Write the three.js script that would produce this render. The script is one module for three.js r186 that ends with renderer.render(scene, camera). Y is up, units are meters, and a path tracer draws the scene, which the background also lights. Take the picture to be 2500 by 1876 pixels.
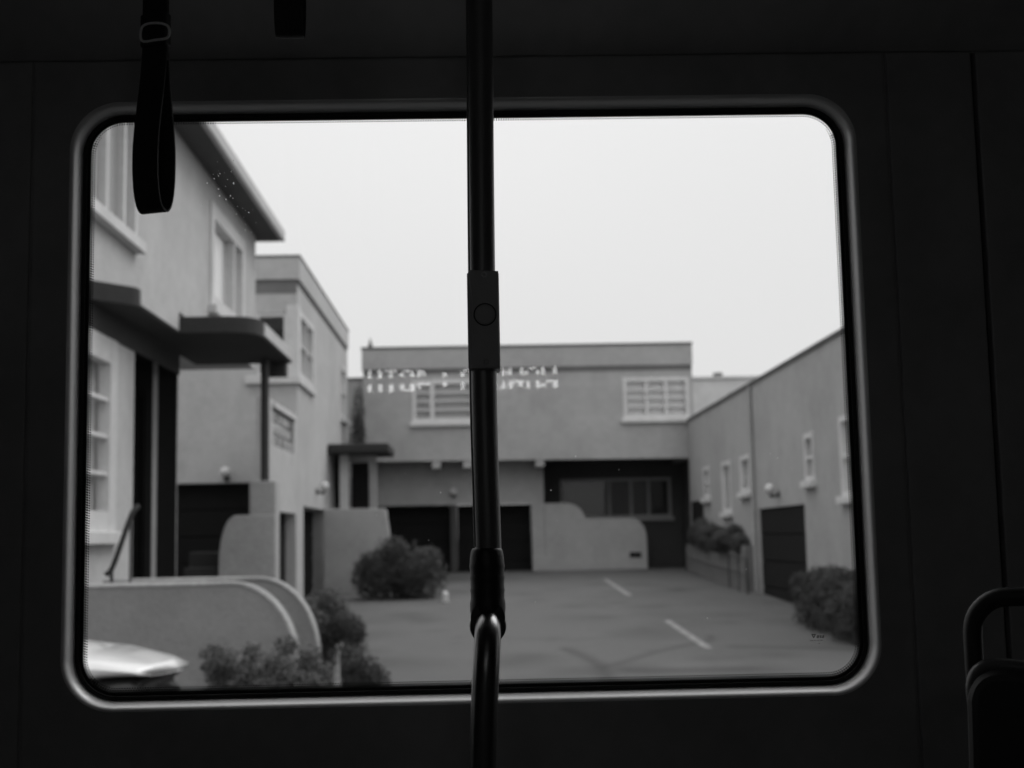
import * as THREE from 'three';
import { mergeGeometries, toCreasedNormals } from 'three/addons/utils/BufferGeometryUtils.js';
import { RoundedBoxGeometry } from 'three/addons/geometries/RoundedBoxGeometry.js';

// ---------------------------------------------------------------- camera, sky, sun, exposure
const scene = new THREE.Scene();
const EYE = new THREE.Vector3(0, 2.45, 0);                 // a standing passenger's eye, y = 0 is the road
const camera = new THREE.PerspectiveCamera(31.943, 4 / 3, 0.05, 900);
camera.position.copy(EYE);
camera.rotation.set(0.11456, -0.02384, -0.01973, 'YXZ');
camera.focus = 1.95;
camera.userData.fStop = 5.6;

function skyTexture() {                                     // even overcast: grey, a little brighter towards the zenith
  const w = 256, h = 128, d = new Float32Array(w * h * 4);
  for (let j = 0; j < h; j++) {
    const el = ((j + 0.5) / h - 0.5) * Math.PI, s = Math.sin(el);
    for (let i = 0; i < w; i++) {
      const a = i / w * Math.PI * 2;
      const cloud = 0.016 * Math.sin(a * 3 + 5 * el + 1.3) + 0.012 * Math.sin(a * 7 - 9 * el) + 0.008 * Math.sin(a * 13 + 17 * el + 2);
      const v = s < 0 ? 0.17 : 0.75 + 0.32 * s + 0.9 * s * s * s + cloud * (0.4 + s);
      d.set([v, v, v, 1], (j * w + i) * 4);
    }
  }
  const t = new THREE.DataTexture(d, w, h, THREE.RGBAFormat, THREE.FloatType);
  t.mapping = THREE.EquirectangularReflectionMapping; t.magFilter = t.minFilter = THREE.LinearFilter; t.needsUpdate = true;
  return t;
}
const sky = skyTexture();
scene.background = sky; scene.environment = sky;

const sun = new THREE.DirectionalLight(0xffffff, 0.9);      // veiled sun
sun.position.set(34, 46, -58); sun.target.position.set(0, 0, -25); sun.castShadow = true;
sun.shadow.radius = 60; sun.shadow.mapSize.set(2048, 2048);
Object.assign(sun.shadow.camera, { left: -45, right: 45, top: 45, bottom: -45, near: 1, far: 150 });
scene.add(sun, sun.target);

const renderer = new THREE.WebGLRenderer({ antialias: true });
renderer.toneMapping = THREE.LinearToneMapping;
renderer.toneMappingExposure = 1;
renderer.shadowMap.enabled = true;
renderer.setSize(1024, 768);

// ---------------------------------------------------------------- helpers
function rng(seed) { let a = seed >>> 0; return () => { a = (a + 0x6D2B79F5) | 0; let t = Math.imul(a ^ (a >>> 15), 1 | a); t = (t + Math.imul(t ^ (t >>> 7), 61 | t)) ^ t; return ((t ^ (t >>> 14)) >>> 0) / 4294967296; }; }
function tileNoise(seed) {                                  // tileable value noise
  const r = rng(seed), N = 256, tab = new Float32Array(N * N); for (let i = 0; i < N * N; i++) tab[i] = r();
  const sm = (t) => t * t * (3 - 2 * t);
  return (u, v, p) => {
    const x = u * p, y = v * p, xi = Math.floor(x), yi = Math.floor(y), fx = sm(x - xi), fy = sm(y - yi);
    const g = (a, b) => tab[(((b % p) + p) % p) * N + (((a % p) + p) % p)];
    const a = g(xi, yi), b = g(xi + 1, yi), c = g(xi, yi + 1), d = g(xi + 1, yi + 1);
    return a + (b - a) * fx + (c - a) * fy + (a - b - c + d) * fx * fy;
  };
}
function noiseTexture(seed, size, metres, lo, hi, layers, srgb = true) {   // layers: [cells, weight]
  const n = tileNoise(seed), d = new Uint8Array(size * size * 4), W = layers.reduce((s, l) => s + l[1], 0);
  for (let j = 0; j < size; j++) for (let i = 0; i < size; i++) {
    let v = 0; for (const [p, w, sx = 1] of layers) v += w * n(i / size * sx, j / size, p);
    v = lo + (hi - lo) * Math.min(1, Math.max(0, (v / W - 0.5) * 1.7 + 0.5));
    const k = (j * size + i) * 4; d[k] = d[k + 1] = d[k + 2] = Math.round(255 * v); d[k + 3] = 255;
  }
  const t = new THREE.DataTexture(d, size, size);
  t.wrapS = t.wrapT = THREE.RepeatWrapping; t.magFilter = THREE.LinearFilter; t.minFilter = THREE.LinearFilter;
  t.repeat.set(1 / metres, 1 / metres); if (srgb) t.colorSpace = THREE.SRGBColorSpace; t.needsUpdate = true;
  return t;
}
const TX = {
  stucco: noiseTexture(1, 512, 5.3, 0.88, 1, [[3, 1.6], [9, 1.4], [31, 1.4], [120, 1.2], [220, 1]]),
  stuccoBump: noiseTexture(2, 512, 1.7, 0, 1, [[40, 1], [110, 1.2], [200, 1]], false),
  plastic: noiseTexture(3, 512, 0.23, 0, 1, [[90, 1], [200, 1]], false),
  plasticTone: noiseTexture(4, 256, 1.1, 0.86, 1, [[3, 2], [11, 1], [60, 0.6]]),
  asphaltBump: noiseTexture(5, 512, 1.1, 0, 1, [[60, 1], [180, 1.4]], false),
  concrete: noiseTexture(6, 512, 3.1, 0.72, 1, [[4, 2], [15, 1], [70, 1], [200, 0.8]]),
  web: noiseTexture(7, 256, 0.03, 0, 1, [[16, 1], [64, 1]], false),
  worn: noiseTexture(8, 256, 0.9, 0.45, 1, [[5, 1], [17, 1], [70, 1.4]]),
};
const g3 = (v) => new THREE.Color().setRGB(v, v, v);
const std = (v, rough, more = {}) => new THREE.MeshStandardMaterial({ color: g3(v), roughness: rough, ...more });
const stucco = (v) => std(v, 0.93, { map: TX.stucco, bumpMap: TX.stuccoBump, bumpScale: 0.004 });
const matt = (v) => new THREE.MeshPhysicalMaterial({ color: g3(v), roughness: 0.95, specularIntensity: 0.25, map: TX.stucco });
const M = {
  wallNear: stucco(0.57), wallMain: stucco(0.53), wallBack: stucco(0.45), wallRight: stucco(0.41), wallFar: stucco(0.72), wallPlanter: stucco(0.24), wallLow: stucco(0.44), wallBox: stucco(0.2),
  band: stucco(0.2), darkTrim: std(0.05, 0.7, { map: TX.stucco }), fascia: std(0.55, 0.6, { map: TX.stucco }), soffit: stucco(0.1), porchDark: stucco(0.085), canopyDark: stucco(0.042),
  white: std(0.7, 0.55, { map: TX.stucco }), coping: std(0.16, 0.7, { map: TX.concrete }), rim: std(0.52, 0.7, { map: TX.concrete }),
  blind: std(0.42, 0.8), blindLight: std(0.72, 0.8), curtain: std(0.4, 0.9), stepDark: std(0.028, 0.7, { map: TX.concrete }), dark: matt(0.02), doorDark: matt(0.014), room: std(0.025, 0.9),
  glass: new THREE.MeshPhysicalMaterial({ color: 0xffffff, roughness: 0.02, transmission: 1, thickness: 0, ior: 1.5 }),
  glassBlock: new THREE.MeshPhysicalMaterial({ color: g3(0.55), roughness: 0.2, clearcoat: 0.6 }),
  glassBlockDark: new THREE.MeshPhysicalMaterial({ color: g3(0.2), roughness: 0.2, clearcoat: 0.6 }),
  globe: std(0.6, 0.3), iron: std(0.04, 0.5, { metalness: 0.4 }), concrete: std(0.34, 0.95, { map: TX.concrete, bumpMap: TX.asphaltBump, bumpScale: 0.003 }),
  road: std(0.1, 0.95, { map: TX.concrete, bumpMap: TX.asphaltBump, bumpScale: 0.005 }), soil: std(0.08, 1, { map: TX.concrete }),
  paint: std(0.38, 0.85, { map: TX.worn }), wood: std(0.03, 0.8),
  // bus
  panel: std(0.5, 0.5, { map: TX.plasticTone, bumpMap: TX.plastic, bumpScale: 0.00012 }), reveal: new THREE.MeshPhysicalMaterial({ color: g3(0.8), roughness: 0.32, clearcoat: 0.8, clearcoatRoughness: 0.25 }),
  ceiling: std(0.2, 0.6), floor: std(0.06, 0.7), bodySheet: std(0.12, 0.6), rubber: std(0.012, 0.5), frit: std(0.006, 0.35),
  pole: std(0.2, 0.42, { metalness: 0.4 }), poleLower: std(0.2, 0.3, { metalness: 1 }), black: std(0.03, 0.45, { bumpMap: TX.plastic, bumpScale: 0.00015 }), blackBox: std(0.42, 0.42, { bumpMap: TX.plastic, bumpScale: 0.00015 }),
  webbing: std(0.02, 0.6, { bumpMap: TX.web, bumpScale: 0.0004 }), chrome: std(0.75, 0.18, { metalness: 1 }), seat: std(0.03, 0.6), seatHighlight: std(0.12, 0.35), rail: std(0.05, 0.5, { metalness: 0.6 }), screw: std(0.9, 0.4), buckle: std(0.9, 0.3),
  dust: new THREE.MeshPhysicalMaterial({ color: g3(0.75), roughness: 1, transmission: 0.55, thickness: 0 }), car: new THREE.MeshPhysicalMaterial({ color: g3(0.62), roughness: 0.35, clearcoat: 1, clearcoatRoughness: 0.05 }), carGlass: new THREE.MeshPhysicalMaterial({ color: g3(0.012), roughness: 0.25, specularIntensity: 0.5 }), tyre: std(0.02, 0.9), carTrim: std(0.03, 0.5), tail: std(0.12, 0.2),
  bark: std(0.12, 0.95), barkPale: std(0.4, 0.9),
};
const leafMat = (v) => new THREE.MeshPhysicalMaterial({ color: g3(v), roughness: 0.9, transmission: 0.45, thickness: 0, vertexColors: true });
M.leafDark = leafMat(0.042); M.leafMid = leafMat(0.07); M.leafLight = leafMat(0.1); M.cypress = leafMat(0.045); M.leafHedge = leafMat(0.036);

const taken = {};
const numbered = (n) => { taken[n] = (taken[n] ?? -1) + 1; return taken[n] ? `${n}_${String(taken[n]).padStart(3, '0')}` : n; };
const rootOf = new WeakMap();
function thing(name, label, category, [x, y, z], group) {
  const o = new THREE.Group(); o.name = numbered(name); o.position.set(x, y, z); scene.add(o);
  o.userData = { label, category }; if (group) o.userData.group = group;
  rootOf.set(o, o); return o;
}
function clean(g) {                                         // non-indexed, position + normal only
  let c = g.index ? g.toNonIndexed() : g.clone();
  for (const k of Object.keys(c.attributes)) if (k !== 'position' && k !== 'normal') c.deleteAttribute(k);
  c.morphAttributes = {}; c.clearGroups();
  if (!c.attributes.normal) c.computeVertexNormals();
  return c;
}
function metreUV(g) {                                       // uv in metres, laid on by the face's main direction
  const p = g.attributes.position, n = g.attributes.normal, uv = new Float32Array(p.count * 2);
  for (let i = 0; i < p.count; i += 3) {
    const ax = Math.abs(n.getX(i) + n.getX(i + 1) + n.getX(i + 2)), ay = Math.abs(n.getY(i) + n.getY(i + 1) + n.getY(i + 2)), az = Math.abs(n.getZ(i) + n.getZ(i + 1) + n.getZ(i + 2));
    for (let k = i; k < i + 3; k++) {
      const [u, v] = ax > ay && ax > az ? [p.getZ(k), p.getY(k)] : ay > az ? [p.getX(k), p.getZ(k)] : [p.getX(k), p.getY(k)];
      uv[k * 2] = u; uv[k * 2 + 1] = v;
    }
  }
  g.setAttribute('uv', new THREE.BufferAttribute(uv, 2)); return g;
}
function solid(geos) { const list = (Array.isArray(geos) ? geos : [geos]).map(clean); return metreUV(list.length > 1 ? mergeGeometries(list) : list[0]); }
function put(name, geos, mat, parent, label) {              // geometry in world metres; the mesh hangs under its thing
  const root = rootOf.get(parent), g = solid(geos); g.translate(-root.position.x, -root.position.y, -root.position.z);
  const m = new THREE.Mesh(g, mat); m.name = numbered(name); m.castShadow = m.receiveShadow = true;
  if (label) m.userData.label = label;
  parent.add(m); rootOf.set(m, root); return m;
}
function structure(name, geos, mat) { const m = new THREE.Mesh(solid(geos), mat); m.name = name; m.castShadow = m.receiveShadow = true; m.userData.kind = 'structure'; scene.add(m); return m; }
function bx(x0, x1, y0, y1, z0, z1, round = 0) {
  const w = Math.abs(x1 - x0), h = Math.abs(y1 - y0), d = Math.abs(z1 - z0);
  const g = round ? new RoundedBoxGeometry(w, h, d, 3, Math.min(round, w / 2.01, h / 2.01, d / 2.01)) : new THREE.BoxGeometry(w, h, d);
  return g.translate((x0 + x1) / 2, (y0 + y1) / 2, (z0 + z1) / 2);
}
const V = (x, y, z) => new THREE.Vector3(x, y, z);
function tube(pts, r, seg = 40, rad = 16, closed = false) { return new THREE.TubeGeometry(new THREE.CatmullRomCurve3(pts.map((p) => V(...p)), closed, 'centripetal'), seg, r, rad, closed); }
function bar(a, b, r, rad = 10) { const A = V(...a), B = V(...b), d = B.clone().sub(A), g = new THREE.CylinderGeometry(r, r, d.length(), rad); g.applyQuaternion(new THREE.Quaternion().setFromUnitVectors(V(0, 1, 0), d.clone().normalize())); return g.translate(...A.add(B).multiplyScalar(0.5).toArray()); }
function poly(pts) { const s = new THREE.Shape(); pts.forEach(([x, y], i) => (i ? s.lineTo(x, y) : s.moveTo(x, y))); return s; }
function rectPath(x0, x1, y0, y1) { const p = new THREE.Path(); p.moveTo(x0, y0); p.lineTo(x1, y0); p.lineTo(x1, y1); p.lineTo(x0, y1); p.closePath(); return p; }
function extr(shape, depth, bevel = 0, curve = 24) { return new THREE.ExtrudeGeometry(shape, { depth: depth - 2 * bevel, bevelEnabled: bevel > 0, bevelSize: bevel, bevelThickness: bevel, bevelSegments: 3, bevelOffset: -bevel, curveSegments: curve }).translate(0, 0, bevel); }
// frames: u along the wall, v up, w out of the wall
const faceZ = (x, y, z) => new THREE.Matrix4().makeTranslation(x, y, z);                                                                      // wall looks to +z
const faceEast = (x, y, z) => new THREE.Matrix4().set(0, 0, 1, x, 0, 1, 0, y, -1, 0, 0, z, 0, 0, 0, 1);                                       // wall looks to +x, u runs away (-z)
const faceWest = (x, y, z) => new THREE.Matrix4().set(0, 0, -1, x, 0, 1, 0, y, 1, 0, 0, z, 0, 0, 0, 1);                                       // wall looks to -x, u runs nearer (+z)
// a wall sheet with openings: outline and holes in (u, v), thickness t behind the face
function wall(F, outline, holes, t) { const s = poly(outline); for (const h of holes) s.holes.push(rectPath(...h)); return extr(s, t).translate(0, 0, -t).applyMatrix4(F); }
// a window in frame F at its lower left corner
function windowIn(parent, F, w, h, { frame = 0.09, cols = [1], rows = 1, muntin = 0.035, sill = true, depth = 0.12, back = M.blind, proud = 0.03, stile = 0.06, label, trim = M.white } = {}) {
  const X = (g) => g.applyMatrix4(F), fr = [];
  fr.push(X(bx(0, frame, 0, h, -depth, proud)), X(bx(w - frame, w, 0, h, -depth, proud)), X(bx(frame, w - frame, h - frame, h, -depth, proud - 0.004)));
  fr.push(X(bx(frame, w - frame, 0, frame * 0.8, -depth, proud - 0.004)));
  const iw = w - 2 * frame, total = cols.reduce((a, b) => a + b, 0), y0 = frame * 0.8, ih = h - frame - y0, panes = [];
  let u = frame;
  cols.forEach((c, i) => {
    const cw = iw * c / total, a = u + (i ? stile / 2 : 0), b = u + cw - (i < cols.length - 1 ? stile / 2 : 0);
    if (i) fr.push(X(bx(u - stile / 2, u + stile / 2, y0, h - frame, -depth + 0.01, proud - 0.012)));
    for (let r = 0; r < rows; r++) {
      const v0 = y0 + ih * r / rows + (r ? muntin / 2 : 0), v1 = y0 + ih * (r + 1) / rows - (r < rows - 1 ? muntin / 2 : 0);
      if (r) fr.push(X(bx(a, b, v0 - muntin, v0, -depth + 0.02, proud - 0.02)));
      panes.push([a, b, v0, v1]);
    }
    u += cw;
  });
  const win = put('window', fr, trim, parent, label);
  for (const [a, b, v0, v1] of panes) put('pane', X(new THREE.PlaneGeometry(b - a, v1 - v0).translate((a + b) / 2, (v0 + v1) / 2, -depth * 0.5)), M.glass, win);
  if (sill) put('sill', X(bx(-0.07, w + 0.07, -0.13, 0, -0.06, proud + 0.09, 0.012)), trim, win);
  put(back === M.room ? 'dark_room' : 'blind', X(bx(frame * 0.5, w - frame * 0.5, frame * 0.5, h - frame * 0.5, -depth - 0.06, -depth - 0.03)), back, win);
  return win;
}
function garageDoor(parent, F, w, h, n, mat) {              // horizontal leaves
  const door = put('garage_door', bx(0.005, w - 0.005, h * 0.002, h - 0.004, -0.06, -0.04).applyMatrix4(F), mat, parent);
  for (let i = 0; i < n; i++) put('door_panel', bx(0.02, w - 0.02, h * i / n + 0.012, h * (i + 1) / n - 0.012, -0.04, 0, 0.012).applyMatrix4(F), mat, door);
  return door;
}
function foliage(seed, lobes, n, size, spread = 0.45) {     // leaf faces spread through the crown
  const r = rng(seed), P = new Float32Array(n * 18), N = new Float32Array(n * 18), C = new Float32Array(n * 18);
  const area = lobes.map((l) => l[3] * l[4] + l[4] * l[5] + l[3] * l[5]), sum = area.reduce((a, b) => a + b, 0);
  const d = V(0, 0, 0), t = V(0, 0, 0), b = V(0, 0, 0), nn = V(0, 0, 0);
  for (let i = 0; i < n; i++) {
    let k = 0, q = r() * sum; while (k < lobes.length - 1 && q > area[k]) q -= area[k++];
    const [cx, cy, cz, rx, ry, rz] = lobes[k];
    do d.set(r() * 2 - 1, r() * 2 - 1, r() * 2 - 1); while (d.lengthSq() > 1 || d.lengthSq() < 0.01); d.normalize();
    const bump = 1 + 0.24 * Math.sin(d.x * 7 + seed) * Math.sin(d.y * 9 + k) * Math.sin(d.z * 8 + seed * 2), rad = bump * (1 - spread * r() * r());
    const px = cx + d.x * rx * rad, py = cy + d.y * ry * rad, pz = cz + d.z * rz * rad;
    nn.set(d.x + (r() - 0.5) * 1.7, d.y + (r() - 0.5) * 1.7 + 0.3, d.z + (r() - 0.5) * 1.7).normalize();
    t.set(r() - 0.5, r() - 0.5, r() - 0.5).cross(nn).normalize(); b.copy(nn).cross(t);
    const L = size * (0.6 + 0.8 * r()), W = L * 0.42, fold = 0.25 * W, c = 0.55 + 0.75 * r() * r() + 0.1;
    const v = [[L, 0, 0], [0, W, fold], [-L, 0, 0], [L, 0, 0], [-L, 0, 0], [0, -W, fold]];
    v.forEach(([a, e, f], j) => {
      const o = i * 18 + j * 3; P[o] = px + t.x * a + b.x * e + nn.x * f; P[o + 1] = py + t.y * a + b.y * e + nn.y * f; P[o + 2] = pz + t.z * a + b.z * e + nn.z * f;
      const s = j < 3 ? -0.25 : 0.25; N[o] = nn.x + b.x * s; N[o + 1] = nn.y + b.y * s; N[o + 2] = nn.z + b.z * s; C[o] = C[o + 1] = C[o + 2] = c;
    });
  }
  const g = new THREE.BufferGeometry();
  g.setAttribute('position', new THREE.BufferAttribute(P, 3)); g.setAttribute('normal', new THREE.BufferAttribute(N, 3)); g.setAttribute('color', new THREE.BufferAttribute(C, 3));
  return g;
}
function plant(name, label, category, base, lobes, n, size, mat, stems, { part = 'foliage', group, spread, bark = M.bark } = {}) {
  const o = thing(name, label, category, base, group);
  const m = new THREE.Mesh(foliage(base[0] * 100 + 777 | 0, lobes, n, size, spread).translate(-base[0], -base[1], -base[2]), mat);
  m.name = numbered(part); m.castShadow = m.receiveShadow = true; o.add(m);
  put('stem', stems.map(([a, b, r]) => bar(a, b, r, 7)), bark, o);
  return o;
}
const G = (z) => (z > -10 ? 0 : z > -12 ? 0.16 : z > -15.5 ? 0.16 + (-12 - z) / 3.5 * 0.5 : z > -45 ? 1.42 - 0.031 * (z + 40) : 1.575);   // lie of the land along z

// ---------------------------------------------------------------- ground
function sheet(x0, x1, zs, lift, nx = 1) {
  const P = [], I = [];
  zs.forEach((z) => { for (let i = 0; i <= nx; i++) P.push(x0 + (x1 - x0) * i / nx, G(z) + lift, z); });
  for (let j = 0; j < zs.length - 1; j++) for (let i = 0; i < nx; i++) { const a = j * (nx + 1) + i, b = a + nx + 1; I.push(a, a + 1, b, a + 1, b + 1, b); }
  const g = new THREE.BufferGeometry(); g.setAttribute('position', new THREE.Float32BufferAttribute(P, 3)); g.setIndex(I); g.computeVertexNormals(); return g;
}
structure('ground', sheet(-300, 300, [300, 60, 0, -9.99, -10.01, -12, -15.5, -25, -45, -120, -600], -0.06), M.soil);
structure('road', sheet(-120, 120, [12, 0, -9.86], 0.004), M.road);
structure('pavement', sheet(-120, 120, [-10.01, -11.99], 0.004), M.concrete);
structure('kerb', bx(-120, 120, -0.1, 0.168, -10.02, -9.86, 0.02), M.concrete);
{
  // courtyard asphalt: worn, stained, with cracks where the photograph shows them
  const W = 1024, H = 2048, c = document.createElement('canvas'); c.width = W; c.height = H; const k = c.getContext('2d');
  const X0 = -4.2, X1 = 6.4, Z0 = -12, Z1 = -41.4, px = (x) => (x - X0) / (X1 - X0) * W, py = (z) => (z - Z0) / (Z1 - Z0) * H;
  k.fillStyle = 'rgb(226,226,226)'; k.fillRect(0, 0, W, H);
  const r = rng(55);
  for (let i = 0; i < 420; i++) {
    const x = r() * W, y = r() * H, s = 14 + 120 * r() * r(), v = r() < 0.5 ? '255,255,255' : '120,120,120', gr = k.createRadialGradient(x, y, 0, x, y, s);
    gr.addColorStop(0, `rgba(${v},${0.12 + 0.2 * r()})`); gr.addColorStop(1, `rgba(${v},0)`); k.fillStyle = gr; k.fillRect(x - s, y - s, 2 * s, 2 * s);
  }
  for (let i = 0; i < 60000; i++) { k.fillStyle = r() < 0.5 ? `rgba(255,255,255,${0.16 * r()})` : `rgba(60,60,60,${0.2 * r()})`; k.fillRect(r() * W, r() * H, 1 + 2 * r(), 1 + 2 * r()); }
  const crack = (pts, w, a) => { k.lineCap = k.lineJoin = 'round'; for (let q = 0; q < 3; q++) { k.strokeStyle = `rgba(95,95,95,${a * (0.1 + 0.09 * q)})`; k.lineWidth = w * (3 - q) * 1.8; k.beginPath(); pts.forEach(([x, z], i) => { const jx = px(x) + (r() - 0.5) * 5, jy = py(z) + (r() - 0.5) * 5; i ? k.lineTo(jx, jy) : k.moveTo(jx, jy); }); k.stroke(); } };
  crack([[1.2, -20.2], [1.4, -19.2], [1.5, -18.4], [1.52, -17.4], [1.5, -16.2]], 6, 0.75);
  crack([[1.55, -17.9], [1.8, -18.3], [2.1, -18.9], [2.5, -19.6], [3.1, -20.4], [3.5, -20.9], [3.6, -21.6]], 5, 0.6);
  crack([[1.9, -17.6], [2.3, -17.5], [2.8, -17.45], [3.4, -17.5]], 10, 0.7);
  crack([[3.7, -20.0], [4.2, -19.8], [4.9, -19.5], [5.6, -19.0]], 8, 0.6);
  crack([[-0.2, -22.5], [0.5, -21.8], [1.4, -21.4], [2.2, -21.9]], 5, 0.3);
  const t = new THREE.CanvasTexture(c); t.colorSpace = THREE.SRGBColorSpace; t.wrapS = t.wrapT = THREE.ClampToEdgeWrapping; t.flipY = false;
  const g = sheet(X0, X1, [Z0, -13.5, -15.5, -20, -25, -30, -35, Z1], 0.004, 6).toNonIndexed(), p = g.attributes.position, uv = new Float32Array(p.count * 2);
  for (let i = 0; i < p.count; i++) { uv[2 * i] = (p.getX(i) - X0) / (X1 - X0); uv[2 * i + 1] = (p.getZ(i) - Z0) / (Z1 - Z0); }
  g.setAttribute('uv', new THREE.BufferAttribute(uv, 2)); g.computeVertexNormals();
  const bt = TX.asphaltBump.clone(); bt.repeat.set(9.6, 26.7); bt.needsUpdate = true;
  const m = new THREE.Mesh(g, std(0.125, 0.9, { map: t, bumpMap: bt, bumpScale: 0.005 })); m.name = 'courtyard'; m.userData.kind = 'structure'; m.receiveShadow = true; scene.add(m);
  for (const [z0, z1, label] of [[-19.8, -24.25, 'white painted parking line nearer to the bus on the asphalt courtyard'], [-30.3, -36.4, 'white painted parking line at the far end of the courtyard near the low curvy wall']]) {
    const o = thing('parking_line', label, 'parking line', [3.26, G((z0 + z1) / 2), (z0 + z1) / 2], 'parking lines on the courtyard');
    put('stripe', sheet(3.2, 3.33, [z0, (z0 + z1) / 2, z1], 0.009), M.paint, o);
  }
}
// ---------------------------------------------------------------- near house on the left
{
  const h = thing('house', 'light stucco house at upper left with a deep dark eave and entry canopy', 'house', [-6.5, 0, -18]);
  // side wall that looks on the courtyard; u = distance behind z = -12.45
  const F = faceEast(-3.9, 0, -12.45), u = (z) => -12.45 - z;
  put('wall', [wall(F, [[0, 0.1], [u(-17.3), 0.1], [u(-17.3), 5.46], [u(-23.2), 5.46], [u(-23.2), 7.82], [0, 7.82]],
    [[u(-12.75), u(-14.32), 2.6, 4.62], [u(-15.12), u(-17.28), 1.5, 4.78], [u(-12.6), u(-15.06), 5.88, 7.6], [u(-19.25), u(-22.0), 5.9, 7.45]], 0.25),
    bx(-9, -4.15, 0.1, 7.82, -12.7, -12.45), bx(-9, -4.15, 5.46, 7.82, -23.2, -22.95), bx(-9, -4.15, 0.1, 5.46, -17.3, -17.05), bx(-9, -4.15, 5.46, 5.66, -23, -17.2)], M.wallNear, h);
  // upper left window with curtain folds
  const w1 = windowIn(h, faceEast(-3.9, 5.88, -12.6), 2.46, 1.72, { cols: [1, 1, 1.2, 0.7], frame: 0.1, stile: 0.09, back: M.blindLight, depth: 0.1, label: 'tall white framed window behind the hanging strap' });
  const folds = []; for (let i = 0; i < 22; i++) folds.push(new THREE.CylinderGeometry(0.045, 0.045, 1.6, 8).translate(0.1 + i * 0.106, 0.86, -0.12 + 0.045 * ((i * 7) % 5) / 4).applyMatrix4(faceEast(-3.9, 5.88, -12.6)));
  put('curtain', folds, M.curtain, w1);
  windowIn(h, faceEast(-3.9, 5.9, -19.25), 2.75, 1.55, { cols: [1, 0.4], frame: 0.22, stile: 0.1, rows: 1, back: M.blindLight, depth: 0.14 });
  windowIn(h, faceEast(-3.9, 2.6, -12.75), 1.57, 2.02, { cols: [1], rows: 4, frame: 0.26, muntin: 0.04, back: M.blind, depth: 0.1 });
  // entry recess with the front door that looks to the street
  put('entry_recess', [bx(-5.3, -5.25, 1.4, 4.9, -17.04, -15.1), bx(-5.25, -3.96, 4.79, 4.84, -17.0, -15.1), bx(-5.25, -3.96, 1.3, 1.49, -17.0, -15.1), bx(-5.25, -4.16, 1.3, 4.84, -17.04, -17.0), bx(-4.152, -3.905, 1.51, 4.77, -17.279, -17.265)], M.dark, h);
  const dr = put('front_door', bx(-4.95, -4.28, 1.5, 4.3, -16.99, -16.93, 0.01), M.doorDark, h); put('door_frame', [bx(-4.25, -4.19, 1.5, 4.4, -16.995, -16.9), bx(-5.05, -4.99, 1.5, 4.4, -16.995, -16.9)], M.doorDark, dr);
  // eave
  const roof = put('roof', [new THREE.ConeGeometry(1, 1.1, 4, 1, false, Math.PI / 4).scale(4.6, 1, 7.9).translate(-6.8, 8.5, -17.8)], M.coping, h);
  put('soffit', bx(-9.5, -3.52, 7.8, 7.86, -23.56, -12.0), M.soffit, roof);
  put('fascia', [bx(-3.52, -3.44, 7.79, 7.99, -23.6, -12.0, 0.02), bx(-9.5, -3.52, 7.79, 7.99, -23.6, -23.53, 0.02)], M.fascia, roof);
  // entry canopy: a shelf along the wall that widens into a porch roof with a rounded corner
  const L = new THREE.Shape(); L.moveTo(-3.89, 13.2); L.lineTo(-3.55, 13.6); L.quadraticCurveTo(-3.5, 13.66, -3.5, 13.75); L.lineTo(-3.5, 15.5); L.lineTo(-2.95, 15.5); L.quadraticCurveTo(-2.58, 15.52, -2.58, 15.95); L.lineTo(-2.58, 18.3); L.lineTo(-3.89, 18.3); L.closePath();
  const slab = (t, y, b) => extr(L, t, b, 10).rotateX(-Math.PI / 2).translate(0, y, 0);
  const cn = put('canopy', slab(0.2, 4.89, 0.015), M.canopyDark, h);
  put('canopy_shade_strip', bx(-3.9, -3.88, 4.63, 4.888, -17.3, -12.46), M.canopyDark, h);  // dark strip painted in for the shade under the canopy
  put('canopy_fascia', [bx(-2.582, -2.565, 4.92, 5.07, -18.3, -15.95), bx(-3.502, -3.485, 4.92, 5.08, -15.49, -13.75)], M.fascia, cn);
  put('canopy_beam', bx(-2.92, -2.63, 4.7, 4.89, -18.28, -18.05), M.canopyDark, cn);
  put('canopy_post', bar([-2.86, 3.24, -17.78], [-2.86, 4.89, -17.78], 0.055, 14), M.iron, cn);
}
{
  const o = thing('porch_wall', 'light curved porch wall with a square pier under the canopy post', 'wall', [-3.05, G(-17.6), -17.7]);
  const s = new THREE.Shape(); s.moveTo(-3.43, 0.5); s.lineTo(-2.69, 0.5); s.lineTo(-2.69, 2.82); s.lineTo(-3.2, 2.82); s.bezierCurveTo(-3.36, 2.81, -3.43, 2.5, -3.43, 2.1); s.closePath();
  put('curved_wall', extr(s, 0.35, 0.02).translate(0, 0, -17.95), M.wallLow, o);
  put('pier', bx(-3.02, -2.69, 2.8, 3.26, -17.97, -17.62, 0.02), M.wallLow, o);
}
{
  const o = thing('steps', 'dark painted steps between the entry and the curved porch wall', 'steps', [-3.65, G(-16.5), -16.8]);
  for (let i = 0; i < 8; i++) put('step', bx(-3.89, -3.44, 0.6, 0.95 + i * 0.2, -18.4, -15.9 - i * 0.3, 0.015), M.stepDark, o);
}
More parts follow.
